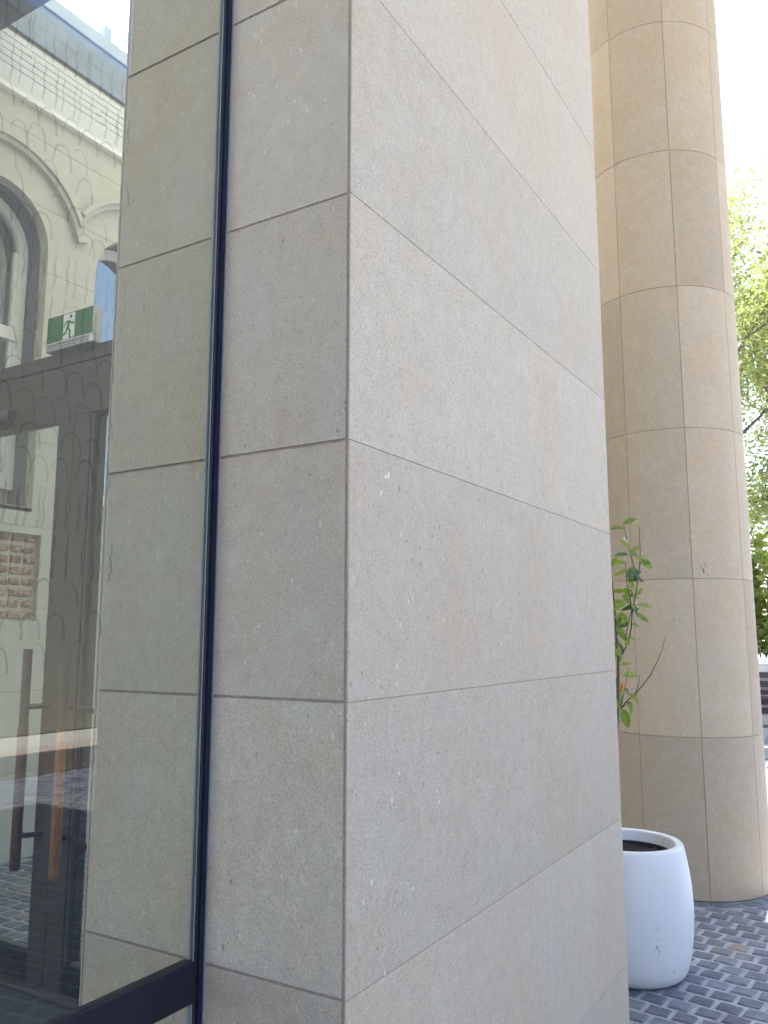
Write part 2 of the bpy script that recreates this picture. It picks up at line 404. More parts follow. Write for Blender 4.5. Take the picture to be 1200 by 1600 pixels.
# ring of setts laid round the column foot
for k in range(34):
    a = 2 * math.pi * k / 34
    P.append((COL_C[0] + (COL_R + 0.056) * math.cos(a), COL_C[1] + (COL_R + 0.056) * math.sin(a), a + math.pi / 2))
P += field(-5.53, -1.93, 2.82, 9.0, 0.0, 0.0, 0.0, lambda x, y: False)
def seen(x, y):
    q = project((x, y, 0))
    if not q: return 0
    px, py, d = q
    if not (-20 < px < 1215 and py < 1615): return 0
    if px > 980 and y > 3.3 and x > -1.9 and not (math.hypot(x - POT_C[0], y - POT_C[1]) < 0.2):
        return 1 / d if y < 6.2 else 0
    if px < 165 and x < -1.95 and y < 4.9: return 1 / d
    return 0
vis = sorted([(-seen(x, y), i) for i, (x, y, r) in enumerate(P) if seen(x, y) > 0])
single = set(i for s, i in vis[:298])
sv, sf, srn = [], [], []
for i, (x, y, r) in enumerate(P):
    k = rnd.randrange(14); dz = rnd.uniform(-0.002, 0.002); rr = r + rnd.uniform(-0.05, 0.05) + rnd.choice((0, math.pi))
    if i in single:
        o = bpy.data.objects.new('paver', sett_me[k]); o.location = (x, y, dz); o.rotation_euler = (rnd.uniform(-.012, .012), rnd.uniform(-.012, .012), rr)
        link(o, pav)
    else:
        v, f = setts[k]; n = len(sv); c, s = math.cos(rr), math.sin(rr)
        sv += [(x + a * c - b * s, y + a * s + b * c, z + dz) for a, b, z in v]
        sf += [tuple(n + q for q in ff) for ff in f]; srn += [rnd.random()] * len(f)
me = mesh('paver_field', sv, sf, True)
at = me.attributes.new('rnd', 'FLOAT', 'FACE'); at.data.foreach_set('value', srn)
o = me_obj('paver_field', me, 'paver_field', pav); o['kind'] = 'stuff'
vf = bx('vestibule_floor', (-5.5, -6.0, -0.007), (-1.45, 2.66, 0.004), 'inner_floor'); vf['kind'] = 'structure'

# ------------------------------------------------------------------ stone pillar
X0, X1, Y0, Y1 = -1.842, -1.026, 1.537, 3.60
ZJ = [0.0, 0.285, 0.852, 1.458, 2.046, 2.651, 3.257, 3.860, 4.463, 5.066, 5.669, 6.272, 6.875, 7.478, 8.081, 8.684, 9.2]
pil = thing('stone_pillar', 'square limestone pillar clad in large flat slabs between glass wall and pot', 'pillar', (0, 0, 0))
core = bx('core', (X0 + 0.0025, Y0 + 0.0035, 0), (X1 - 0.0025, Y1 - 0.003, 9.2), 'mortar', pil)
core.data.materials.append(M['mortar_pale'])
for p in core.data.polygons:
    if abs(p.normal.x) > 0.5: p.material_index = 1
for i in range(len(ZJ) - 1):
    a, b = ZJ[i], ZJ[i + 1]
    jf, jr = 0.0034, 0.0010            # half joints: wide on the narrow face, tight on the broad face
    c = (a + b) / 2
    def slab(name, p, q, mat, bev):
        m = MB().box(tuple(p[k] - o_[k] for k in range(3)), tuple(q[k] - o_[k] for k in range(3)))
        me = m.mesh(name); bevel_mesh(me, bev, 2)
        return me_obj(name, me, mat, pil, o_)
    dz = rnd.uniform(-0.0008, 0.0008)
    o_ = ((X0 + X1) / 2, Y0, c); slab('slab', (X0 + 0.0115, Y0 + dz, a + jf), (X1 - 0.0115, Y0 + 0.03, b - jf), 'stone_front_shade', 0.0016)
    o_ = (X1, (Y0 + Y1) / 2, c); slab('slab', (X1 - 0.0045, Y0 + 0.0012, a + jr), (X1 + rnd.uniform(-0.0006, 0.0006), Y1, b - jr), 'stone', 0.001)
    o_ = (X0, (Y0 + Y1) / 2, c); slab('slab', (X0, Y0 + 0.0012, a + jr), (X0 + 0.0045, Y1, b - jr), 'stone', 0.001)
    o_ = ((X0 + X1) / 2, Y1, c); slab('slab', (X0 + 0.0115, Y1 - 0.03, a + jf), (X1 - 0.0115, Y1 - 0.0005, b - jf), 'stone_front_shade', 0.0016)

# ------------------------------------------------------------------ round column of curved panels
colm = thing('stone_column', 'round beige limestone column of curved panels standing on the pavers behind the pot', 'column', (COL_C[0], COL_C[1], 0))
prof = [(COL_R - 0.003, 0.0), (COL_R - 0.003, 9.2)]
me_obj('core', lathe('core', prof, 96), 'mortar_col', colm)
def curved_panel(h, n=14):
    j = 0.0018; a0 = j / COL_R; a1 = math.pi / 4 - a0; v = []; f = []; b = 0.0012
    zs = [(j, COL_R - b), (j + b, COL_R), (h - j - b, COL_R), (h - j, COL_R - b)]
    inner = COL_R - 0.02
    rows = [(j, inner)] + zs + [(h - j, inner)]
    for i in range(n + 1):
        t_ = i / n; a = a0 + (a1 - a0) * t_
        for z, r in rows: v.append((r * math.cos(a), r * math.sin(a), z))
    k = len(rows)
    for i in range(n):
        for q in range(k - 1): f.append((i * k + q, (i + 1) * k + q, (i + 1) * k + q + 1, i * k + q + 1))
    f.append(tuple(range(k))[::-1]); f.append(tuple(n * k + q for q in range(k)))
    me = mesh('panel', v, f, True); me.materials.append(M['column'])
    return me
pm = {}
CZ = [0.0, 0.972, 1.972, 2.972, 3.965, 4.965, 5.965, 6.965, 7.965, 9.2]
va = math.atan2(-COL_C[1], -COL_C[0])           # towards the viewer side
for i in range(len(CZ) - 1):
    h = round(CZ[i + 1] - CZ[i], 3)
    if h not in pm: pm[h] = curved_panel(h)
    for k in range(8):
        o = bpy.data.objects.new('panel', pm[h]); o.location = (0, 0, CZ[i]); o.rotation_euler = (0, 0, va + R(12.3) + k * math.pi / 4)
        link(o, colm)

# ------------------------------------------------------------------ canopy over the forecourt
can = thing('canopy', 'flat pale concrete canopy resting on the pillar and column', 'canopy')
bx('slab', (-1.9, -9.5, 9.2), (4.2, 8.95, 9.7), 'concrete', can, 0.01)
bx('edge_beam', (-1.9, 8.955, 9.1), (4.2, 9.0, 9.75), 'concrete', can)

# ------------------------------------------------------------------ glass wall beside the pillar
GX = -1.43
gw = thing('glass_wall', 'tinted glass wall with dark metal mullion and rail set against the pillar', 'glass wall')
MY0, MY1 = 1.509, 1.534
mu = bx('mullion', (GX - 0.011, MY0, 0), (GX + 0.009, MY1, 9.2), 'dark', gw, 0.001)
bx('edge_strip', (GX + 0.0092, MY0 + 0.0085, 0), (GX + 0.0125, MY1 - 0.0015, 9.2), 'dark_edge', mu)
bx('sealant', (GX - 0.006, MY1, 0), (GX + 0.016, Y0 + 0.0005, 9.2), 'seal', mu)
bx('gasket', (GX - 0.010, MY0 - 0.004, 0), (GX + 0.004, MY0, 9.2), 'seal', mu)
bx('transom', (GX - 0.02, -4.0, 0.779), (GX + 0.012, MY0 - 0.005, 0.868), 'dark', gw, 0.001)
bx('bottom_rail', (GX - 0.02, -4.0, 0), (GX + 0.012, MY0 - 0.005, 0.06), 'dark', gw)
bx('top_rail', (GX - 0.02, -4.0, 9.1), (GX + 0.012, MY0 - 0.005, 9.2), 'dark', gw)
bx('mullion', (GX - 0.02, -4.06, 0), (GX + 0.012, -4.0, 9.2), 'dark', gw)
bx('pane', (GX - 0.005, -4.0, 0.868), (GX + 0.005, MY0 - 0.004, 9.1), 'glass', gw)
bx('pane', (GX - 0.005, -4.0, 0.06), (GX + 0.005, MY0 - 0.004, 0.779), 'glass', gw)
# printed pattern of hooked arches on the inside of the glass
pr = MB(); xg = GX + 0.0062
def stroke(pts, wd):
    n0 = len(pr.v); k = len(pts)
    for i, (y, z) in enumerate(pts):
        y2, z2 = pts[min(i + 1, k - 1)]; y1, z1 = pts[max(i - 1, 0)]
        dy, dz = y2 - y1, z2 - z1; L = math.hypot(dy, dz) or 1
        ww = wd * (0.35 + 0.65 * min(1.0, 0.25 + 1.6 * i / k)) * 0.5
        ny, nz = -dz / L * ww, dy / L * ww
        pr.v += [(xg, y + ny, z + nz), (xg, y - ny, z - nz)]
    for i in range(k - 1): pr.f.append((n0 + 2 * i, n0 + 2 * i + 1, n0 + 2 * i + 3, n0 + 2 * i + 2))
pr_r = random.Random(21)
z = 1.535; row = 0
while z < 2.85:
    long = row % 7 in (3, 4); hh = 0.085 if long else 0.048
    y = -0.6 + (0.03 if row % 2 else 0)
    while y < 1.185:
        jy = pr_r.uniform(-0.011, 0.011); wd = pr_r.uniform(0.0036, 0.0064)
        if long:
            for q in (0, 0.03):
                stroke([(y + jy + q + 0.002 * math.sin(s_ * 1.3), z + hh * (1 - s_ / 9)) for s_ in range(10)], wd)
        else:
            w2 = pr_r.uniform(0.016, 0.021); cut = pr_r.choice((0.0, 0.15, 0.35, 0.5))
            pts = []
            for s_ in range(15):
                t_ = s_ / 14
                if t_ < cut: continue
                if t_ < 0.3: pts.append((y + jy - w2 - 0.006 * (1 - t_ / 0.3), z + 0.008 + (hh * 0.55) * t_ / 0.3))
                elif t_ < 0.65:
                    a = math.pi * (1 - (t_ - 0.3) / 0.35); pts.append((y + jy + w2 * math.cos(a), z + 0.008 + hh * 0.55 + hh * 0.4 * math.sin(a)))
                else: pts.append((y + jy + w2 + 0.004 * math.sin((t_ - .65) * 6), z + 0.008 + hh * 0.55 - (hh * 0.65) * (t_ - 0.65) / 0.35))
            dzr = pr_r.uniform(-0.008, 0.008)
            if pr_r.random() > 0.12: stroke([(a_, b_ + dzr) for a_, b_ in pts], wd)
        y += 0.050
    z += hh + 0.012; row += 1
pr.build('printed_pattern', 'print', gw)

# ------------------------------------------------------------------ old building wall with arched windows
WX = -5.55
ob = thing('old_building', 'cream stone facade with arched white windows and exposed brick patch seen through glass', 'building')
WINS = [(2.185, 4.65, 0.435, 2.57), (3.52, 4.65, 0.435, 2.57), (4.857, 4.65, 0.435, 2.57), (6.19, 4.65, 0.435, 2.57)]
BR = (3.30, 4.05, 1.717, 2.371)             # brick patch y0 y1 z0 z1
def openings(y):
    for (c, zs, r, zb) in WINS:
        if abs(y - c) < r - 1e-6: return (zb, zs + math.sqrt(max(0, r * r - (y - c) ** 2)))
    return None
ys = {-1.0, 9.0, BR[0], BR[1]}
for (c, zs, r, zb) in WINS:
    for k in range(29): ys.add(round(c - r * math.cos(math.pi * k / 28), 5))
    ys.add(c - r); ys.add(c + r)
ys = sorted(ys)
COURSES = [0.0, 0.62, 1.2, 1.81, 2.428, 3.1, 3.79, 4.48, 5.0, 5.552, 5.80]
for ci in range(len(COURSES) - 1):
    a, b = COURSES[ci] + 0.002, COURSES[ci + 1] - 0.002
    m = MB()
    for i in range(len(ys) - 1):
        p, q = ys[i], ys[i + 1]
        if q - p < 1e-4: continue
        mid = (p + q) / 2; op = openings(mid); cuts = []
        def top_at(y):
            o2 = openings(min(max(y, mid - (q - p) * 0.499), mid + (q - p) * 0.499)); return o2[1] if o2 else None
        segs = [(a, a, b, b)]               # z low at p,q ; z high at p,q
        if op:
            tp, tq = top_at(p), top_at(q); segs = []
            if a < op[0]: segs.append((a, a, min(b, op[0]), min(b, op[0])))
            if b > min(tp, tq): segs.append((min(b, max(a, tp)), min(b, max(a, tq)), b, b))
        elif BR[0] <= mid <= BR[1]:
            segs = []
            if a < BR[2]: segs.append((a, a, min(b, BR[2]), min(b, BR[2])))
            if b > BR[3]: segs.append((max(a, BR[3]), max(a, BR[3]), b, b))
        # brick patch sits below a window: handle both
        if op and BR[0] <= mid <= BR[1] and segs:
            ns = []
            for s_ in segs:
                if s_[2] <= op[0] + 1e-6:
                    if s_[0] < BR[2]: ns.append((s_[0], s_[0], min(s_[2], BR[2]), min(s_[2], BR[2])))
                    if s_[2] > BR[3]: ns.append((max(s_[0], BR[3]), max(s_[0], BR[3]), s_[2], s_[2]))
                else: ns.append(s_)
            segs = ns
        for (zp, zq, hp, hq) in segs:
            if hp - zp < 1e-4 and hq - zq < 1e-4: continue
            m.quad((WX, p, zp), (WX, q, zq), (WX, q, hq), (WX, p, hp))
    me = m.mesh('stone_course'); bm = bmesh.new(); bm.from_mesh(me)
    bmesh.ops.remove_doubles(bm, verts=bm.verts, dist=1e-5)
    ret = bmesh.ops.extrude_face_region(bm, geom=bm.faces[:])
    bmesh.ops.translate(bm, verts=[e for e in ret['geom'] if isinstance(e, bmesh.types.BMVert)], vec=(-0.10, 0, 0))
    bmesh.ops.recalc_face_normals(bm, faces=bm.faces); bm.to_mesh(me); bm.free()
    for piece in loose_parts(me): me_obj('stone_course', piece, 'render', ob)
# backing behind joints (solid bands kept clear of windows and brick patch)
bkm = MB()
edges = [-1.0] + [v_ for (c, zs, r, zb) in WINS for v_ in (c - r - 0.02, c + r + 0.02)] + [9.0]
for i in range(0, len(edges), 2):
    lo, hi = edges[i], edges[i + 1]
    bkm.box((WX - 0.4, lo, 2.45), (WX - 0.006, hi, 6.8))
for (c, zs, r, zb) in WINS: bkm.box((WX - 0.4, c - r - 0.02, 5.12), (WX - 0.006, c + r + 0.02, 6.8))
bkm.box((WX - 0.4, -1.0, 0.0), (WX - 0.006, BR[0] - 0.01, 2.44)).box((WX - 0.4, BR[1] + 0.01, 0), (WX - 0.006, 9.0, 2.44))
bkm.box((WX - 0.4, BR[0] - 0.01, 0), (WX - 0.006, BR[1] + 0.01, BR[2] - 0.01)).box((WX - 0.4, BR[0] - 0.01, BR[3] + 0.01), (WX - 0.006, BR[1] + 0.01, 2.44))
bkm.build('wall_backing', 'render_joint', ob)
# second, darker reveal step, frames, sashes
def arc_band(c, zs, r0, r1, x0, x1, zb0, zb1=None, n=32, full=True, a0=0, a1=math.pi):
    m = MB(); ring = []
    pts = []
    if full: pts.append((0, zb0))
    pts += [(k / n, None) for k in range(n + 1)]
    prof = []
    if full: prof.append(((c - r0, zb0), (c - r1, zb0)))
    for k in range(n + 1):
        a = math.pi - (a0 + (a1 - a0) * k / n)
        prof.append(((c + r0 * math.cos(a), zs + r0 * math.sin(a)), (c + r1 * math.cos(a), zs + r1 * math.sin(a))))
    if full: prof.append(((c + r0, zb0), (c + r1, zb0)))
    v = []; f = []
    for (i0, i1) in prof:
        v += [(x0, i0[0], i0[1]), (x0, i1[0], i1[1]), (x1, i1[0], i1[1]), (x1, i0[0], i0[1])]
    for k in range(len(prof) - 1):
        for q in range(4):
            q2 = (q + 1) % 4; f.append((4 * k + q, 4 * k + q2, 4 * k + 4 + q2, 4 * k + 4 + q))
    f.append((0, 1, 2, 3)); n4 = 4 * (len(prof) - 1); f.append((n4 + 3, n4 + 2, n4 + 1, n4))
    m.v, m.f = v, f
    return m
for wi, (c, zs, r, zb) in enumerate(WINS):
    FX = WX - 0.235
    wo = arc_band(c, zs, r - 0.095, r - 0.014, FX - 0.06, FX, zb + 0.16, n=36).build('window', 'white_paint', ob)
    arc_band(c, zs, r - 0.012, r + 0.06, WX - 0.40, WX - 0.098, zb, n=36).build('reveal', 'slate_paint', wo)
    MB().quad((WX - 0.30, c - r, zb + 0.17), (WX - 0.30, c + r, zb + 0.17), (WX - 0.30, c + r, zb), (WX - 0.30, c - r, zb)).box((WX - 0.30, c - r, zb - 0.03), (WX + 0.0, c + r, zb + 0.004)).build('sill', 'render', wo)
    bx('rail', (FX - 0.055, c - r + 0.06, zb + 0.16), (FX - 0.002, c + r - 0.06, zb + 0.245), 'white_paint', wo)
    bx('meeting_rail', (FX - 0.05, c - r + 0.06, 3.92), (FX + 0.012, c + r - 0.06, 4.02), 'white_paint', wo)
    bx('sash_stile', (FX - 0.05, c + r - 0.125, zb + 0.2), (FX - 0.012, c + r - 0.09, 4.66), 'white_paint', wo)
    bx('sash_stile', (FX - 0.05, c - r + 0.09, zb + 0.2), (FX - 0.012, c - r + 0.125, 4.66), 'white_paint', wo)
    # glazing: arched pane
    m = MB(); rr = r - 0.09; pts = [(FX - 0.035, c - rr, zb + 0.17)] + [(FX - 0.035, c - rr * math.cos(math.pi * k / 24), zs + rr * math.sin(math.pi * k / 24)) for k in range(25)] + [(FX - 0.035, c + rr, zb + 0.17)]
    m.quad(*pts); m.build('pane', 'glass_win', wo)
    bx('room_blind', (FX - 0.40, c - r - 0.1, zb - 0.1), (FX - 0.36, c + r + 0.1, 5.3), 'blind', wo)
    # hood mould
    lo_, pr_ = (R(15), 0.0) if wi % 2 else (R(25), -0.006)
    hm = arc_band(c, zs, 0.705, 0.80, WX - 0.01, WX + 0.05 + pr_, 0, n=40, full=False, a0=lo_, a1=math.pi - lo_)
    hm.build('hood_mould', 'render', ob)
    arc_band(c, zs, 0.745, 0.785, WX + 0.03, WX + 0.075 + pr_, 0, n=40, full=False, a0=lo_ + R(9), a1=math.pi - lo_ - R(9)).build('hood_mould_bead', 'render', ob)
# brick patch
bp = bx('brick_patch_mortar', (WX - 0.10, BR[0] - 0.02, BR[2] - 0.02), (WX - 0.052, BR[1] + 0.02, BR[3] + 0.02), 'brick_mortar', ob)
def brick_me(L, i):
    r = random.Random(500 + i); v = []; h = 0.059
    n = 5; f = []
    for s_ in range(n + 1):
        y = -L / 2 + L * s_ / n
        for (x, z) in ((0, -h / 2), (0.022, -h / 2 + 0.008), (0.026, 0), (0.022, h / 2 - 0.008), (0, h / 2)):
            e = 0.6 if s_ in (0, n) else 1.0
            v.append((x * e * r.uniform(0.75, 1.15), y + r.uniform(-.009, .009), z * r.uniform(0.8, 1.1)))
    for s_ in range(n):
        for q in range(4): f.append((s_ * 5 + q, (s_ + 1) * 5 + q, (s_ + 1) * 5 + q + 1, s_ * 5 + q + 1))
    f.append((4, 3, 2, 1, 0)); f.append(tuple(n * 5 + q for q in range(5)))
    me = mesh('brick', v, f); me.materials.append(M['brick']); return me
bmes = [brick_me(0.20, 0), brick_me(0.20, 1), brick_me(0.095, 2), brick_me(0.095, 3)]
zz = BR[2] + 0.042; rw = 0
while zz < BR[3] - 0.02:
    yy = BR[1] - 0.012
    seq = 0
    while yy > BR[0] + 0.05:
        L = 0.095 if (rw % 2 or (rw == 7)) else 0.205
        if rw % 2 and seq > 3: L = 0.205
        if yy - L < BR[0]: break
        o = bpy.data.objects.new('brick', rnd.choice(bmes[:2] if L > .15 else bmes[2:])); o.location = (WX - 0.054, yy - L / 2, zz + rnd.uniform(-.003, .003)); o.rotation_euler = (rnd.uniform(-.04, .04), 0, 0)
        link(o, bp); yy -= L + 0.018; seq += 1
    zz += 0.083; rw += 1
# cornice band, louvre boards, gutter
bx('cornice', (WX - 0.05, -1, 5.80), (WX + 0.035, 9, 5.955), 'louvre', ob, 0.004)
bx('cornice_fillet', (WX - 0.04, -1, 5.785), (WX + 0.055, 9, 5.825), 'white_paint', ob, 0.003)
bx('louvre_back', (WX - 0.35, -1, 5.96), (WX - 0.06, 9, 6.33), 'shadowgap', ob)
zl = 5.985; li = 0
while zl < 6.30:
    yy = -1.0 + (li * 0.37) % 0.9
    while yy < 9:
        L = 0.9 + ((li * 7 + int(yy * 3)) % 3) * 0.42
        bx('louvre_board', (WX - 0.03, yy, zl - 0.0275), (WX + 0.01, min(9, yy + L), zl + 0.0225), 'louvre', ob)
        bx('louvre_bridge', (WX - 0.028, yy + L - 0.001, zl - 0.02), (WX + 0.007, min(9.05, yy + L + 0.05), zl + 0.036), 'louvre', ob)
        yy += L + 0.05
    zl += 0.058; li += 1
# ------------------------------------------------------------------ gutter beam and opal roof
ro = thing('glazed_roof', 'opal glass roof with blue grey metal gutter above the passage wall', 'roof')
bx('gutter', (WX - 0.30, -4, 6.335), (WX + 0.02, 9.5, 6.69), 'zinc', ro, 0.006)
bx('gutter_lip', (WX - 0.05, -4, 6.69), (WX + 0.04, 9.5, 6.815), 'zinc_lite', ro, 0.006)
for k in range(11):
    bx('roof_panel', (-9.0, -4.0 + k * 1.25, 7.15), (-1.93, -4.0 + (k + 1) * 1.25 - 0.03, 7.17), 'opal', ro)
    bx('glazing_bar', (-9.0, -4.03 + k * 1.25, 7.10), (-1.93, -4.0 + k * 1.25, 7.19), 'white_paint', ro)
bx('gutter_post', (WX - 0.25, 4.52, 6.8), (WX - 0.18, 4.60, 7.14), 'zinc_lite', ro)
sb = thing('steel_beam', 'dark navy steel beam crossing under the glazed roof', 'beam')
bx('web', (WX + 0.06, 2.70, 6.155), (-1.85, 3.35, 6.5), 'navy_beam', sb, 0.004)

# ------------------------------------------------------------------ door screen
DY = 2.65
ds = thing('glazed_door', 'dark bronze framed glass door screen with wooden pull handles behind the glass wall', 'door')
bx('header', (WX, DY, 2.70), (X0 - 0.001, DY + 0.10, 2.970), 'bronze', ds, 0.002)
bx('header_cap', (WX, DY - 0.005, 2.974), (X0 - 0.001, DY + 0.11, 3.047), 'bronze', ds, 0.002)
bx('stile', (-3.55, DY + 0.002, 0.0), (-3.428, DY + 0.06, 2.699), 'bronze', ds, 0.002)
bx('stile', (-3.424, DY + 0.002, 0.0), (-3.306, DY + 0.06, 2.699), 'bronze', ds, 0.002)
bx('bead', (-3.305, DY + 0.012, 0.142), (-3.290, DY + 0.05, 2.698), 'bronze_edge', ds)
bx('bead', (-3.289, DY + 0.03, 0.142), (-3.267, DY + 0.07, 2.698), 'dark', ds)
bx('bottom_rail', (WX, DY + 0.004, 0.03), (-3.551, DY + 0.06, 0.150), 'dark', ds, 0.002)
bx('bottom_rail', (-3.305, DY + 0.004, 0.03), (X0 - 0.001, DY + 0.06, 0.141), 'dark', ds, 0.002)
bx('rail_bead', (WX, DY + 0.02, 0.1505), (-3.551, DY + 0.05, 0.160), 'bronze_edge', ds)
bx('rail_bead', (-3.266, DY + 0.02, 0.1415), (X0 - 0.001, DY + 0.05, 0.152), 'bronze_edge', ds)
bx('threshold', (WX, DY - 0.05, 0.006), (X0 - 0.001, DY + 0.14, 0.022), 'bronze_edge', ds, 0.002)
bx('pane', (WX + 0.1, DY + 0.03, 0.155), (-3.551, DY + 0.038, 2.699), 'glass_clear', ds)
bx('pane', (-3.266, DY + 0.034, 0.145), (X0 - 0.001, DY + 0.042, 2.699), 'glass_clear', ds)
bx('side_stile', (WX, DY + 0.002, 0), (WX + 0.1, DY + 0.06, 2.699), 'bronze', ds)
bx('door_closer', (-4.6, DY - 0.05, 2.735), (-3.90, DY - 0.001, 2.79), 'bronze_edge', ds, 0.003)
for hx, (sx) in ((-3.565, 0.07), (-3.285, -0.05), (-2.97, -0.31)):
    hy = DY - 0.08
    h = MB().tube([(hx, hy, 1.18), (hx, hy, 1.541)], 0.022, 14).build('handle', 'bronze', ds, True)
    MB().tube([(hx, hy, 0.53), (hx, hy, 0.535), (hx, hy, 1.175), (hx, hy, 1.18)], [0.0215, 0.0245, 0.0245, 0.0215], 16).build('grip', 'wood_dark' if hx < -3.5 else 'wood', h, True)
    for hz in (0.685, 1.272):
        MB().tube([(hx, hy, hz), (hx + sx * 0.6, hy + 0.02, hz), (hx + sx, DY + 0.004, hz)], 0.013, 8).build('bracket', 'dark', h, True)

# ------------------------------------------------------------------ exit sign
ex = thing('exit_sign', 'green and white running man exit sign standing on the dark door header', 'sign', (0, 0, 0))
ux0, ux1, uz0, uz1, uy = -3.616, -3.26, 1.6 + 1.485 - 1.6 + 1.6, 3.232, 2.60
uz0 = 3.085
bx('housing', (ux0, uy, uz0 - 0.004), (ux1, uy + 0.055, uz1), 'sign_body', ex, 0.002)
bx('base', (ux0 - 0.006, uy + 0.004, 3.047), (ux1 - 0.03, uy + 0.05, uz0 - 0.005), 'sign_base', ex, 0.001)
bx('base_block', (ux1 - 0.029, uy + 0.002, 3.047), (ux1 + 0.001, uy + 0.057, uz0 - 0.005), 'sign_body', ex)
def sp(u, v, k): return (ux0 + 0.004 + u * (ux1 - ux0 - 0.008), uy - 0.001 - 0.0012 * k, uz0 + 0.003 + (1 - v) * (uz1 - uz0 - 0.008))
MB().quad(sp(0, 1, 0), sp(1, 1, 0), sp(1, 0, 0), sp(0, 0, 0)).build('face', 'sign_green', ex)
MB().quad(sp(.36, .66, 1), sp(.62, 1 - .03, 1), sp(.62, .04, 1), sp(.36, .04, 1)).quad(sp(.36, .665, 1), sp(.36, .99, 1), sp(.42, .99, 1), sp(.62, .975, 1)).build('door_symbol', 'sign_white', ex)
mm = MB()
A_ = (ux1 - ux0) / (uz1 - uz0)
def limb(pts, wd):
    for (a, b) in zip(pts[:-1], pts[1:]):
        dx, dy = (b[0] - a[0]) * A_, b[1] - a[1]; L = math.hypot(dx, dy); nx, ny = -dy / L * wd / A_, dx / L * wd
        mm.quad(sp(a[0] + nx, a[1] + ny, 2), sp(b[0] + nx, b[1] + ny, 2), sp(b[0] - nx, b[1] - ny, 2), sp(a[0] - nx, a[1] - ny, 2))
        mm.quad(*[sp(b[0] + wd * math.cos(k * math.pi / 4) / A_, b[1] + wd * math.sin(k * math.pi / 4), 2.3) for k in range(8)])
mm.quad(*[sp(.53 + .075 * math.cos(k * math.pi / 6) / A_, .17 + .075 * math.sin(k * math.pi / 6), 2.6) for k in range(12)])
limb([(.49, .33), (.48, .44), (.465, .58)], .075)
limb([(.49, .31), (.415, .36), (.385, .50)], .032)
limb([(.50, .32), (.555, .44), (.60, .42)], .032)
limb([(.455, .60), (.425, .76), (.32, .83)], .042)
limb([(.475, .60), (.525, .74), (.51, .93), (.54, .95)], .042)
mm.build('running_figure', 'sign_green', ex)

# ------------------------------------------------------------------ pot
pot = thing('plant_pot', 'tall rounded white pot standing on dark pavers beside the limestone pillar', 'pot', (POT_C[0], POT_C[1], 0))
H = 0.607
outer = [(0.0, 0.0), (0.20, 0.0), (0.232, 0.006), (0.252, 0.022), (0.268, 0.055), (0.283, 0.12), (0.294, 0.20), (0.299, 0.28), (0.299, 0.34), (0.295, 0.42), (0.287, 0.49), (0.277, 0.55), (0.269, 0.59), (0.265, 0.602), (0.260, H), (0.238, H), (0.232, H - 0.004), (0.229, 0.59), (0.222, 0.545), (0.215, 0.50)]
me_obj('shell', lathe('shell', outer, 96), 'pot', pot)
me_obj('liner', lathe('liner', [(0.2, 0.50), (0.214, 0.555), (0.2165, 0.557), (0.2185, 0.553)], 64), 'dark', pot)
sv_, sf_ = [(0, 0, 0.535)], []
for ring in range(1, 9):
    for k in range(40):
        a = 2 * math.pi * k / 40; rr = 0.0265 * ring
        sv_.append((rr * math.cos(a), rr * math.sin(a), 0.535 + rnd.uniform(-.012, .012)))
for k in range(40): sf_.append((0, 1 + k, 1 + (k + 1) % 40))
for ring in range(7):
    for k in range(40):
        a, b = 1 + ring * 40 + k, 1 + ring * 40 + (k + 1) % 40; sf_.append((a, a + 40, b + 40, b))
me_obj('soil', mesh('soil', sv_, sf_, True), 'soil', pot)

# ------------------------------------------------------------------ young citrus tree in the pot
ct = thing('citrus_tree', 'young citrus tree with sparse green leaves growing in the white pot', 'tree', (POT_C[0], POT_C[1], 0.535))
cf = (-math.sin(YAW), math.cos(YAW)); cr = (math.cos(YAW), math.sin(YAW))
BU = Vector((cr[0], cr[1], 0)); BV = Vector((cf[0], cf[1], 0))   # across / away
# branch coordinates: (across metres from the stem foot, height above soil, away metres)
def sc_(zx, zy, aw=0.0):
    px, py = 920 + zx / 4, 780 + zy / 4
    fd = 4.30 + aw; yc = 800 - py
    hh_ = F_PX * math.cos(TILT) - yc * math.sin(TILT); vv = F_PX * math.sin(TILT) + yc * math.cos(TILT)
    s_ = fd / hh_; lat = (px - 600) * s_
    return Vector((cf[0] * fd + cr[0] * lat - POT_C[0], cf[1] * fd + cr[1] * lat - POT_C[1], EYE + vv * s_ - 0.535))
trunk = [sc_(150, 2260, 0) , sc_(158, 1900, .0), sc_(168, 1600, .0), sc_(180, 1320, .0), sc_(184, 1120, .0), sc_(184, 1010, 0), sc_(172, 860, .02), sc_(165, 700, .03), sc_(150, 560, .05), sc_(140, 430, .05)]
MB().tube(trunk, [.013, .0115, .010, .0085, .0075, .0065, .0055, .0045, .0035, .0025], 8).build('trunk', 'bark', ct, True)
brs = [([(186, 1010), (205, 970), (230, 930), (252, 870), (265, 800), (270, 720), (290, 610), (303, 530), (316, 440), (322, 330), (318, 250), (318, 172)], .02, .0045, .0017),
       ([(270, 720), (262, 640), (250, 590), (240, 540), (234, 470), (226, 395)], -.03, .0032, .0015),
       ([(303, 530), (285, 430), (262, 350), (245, 290), (228, 210), (212, 145)], .03, .003, .0012),
       ([(198, 1310), (245, 1255), (290, 1215), (340, 1160), (385, 1100), (420, 1030), (455, 950), (480, 860)], -.06, .0034, .0012),
       ([(200, 1310), (213, 1240), (225, 1180), (238, 1110), (250, 1050)], .04, .0024, .0011),
       ([(228, 880), (240, 810), (255, 740), (268, 700)], .05, .0028, .002),
       ([(290, 1215), (315, 1150), (318, 1095)], -.08, .0018, .001),
       ([(200, 1310), (225, 1290), (262, 1270)], -.05, .002, .001)]
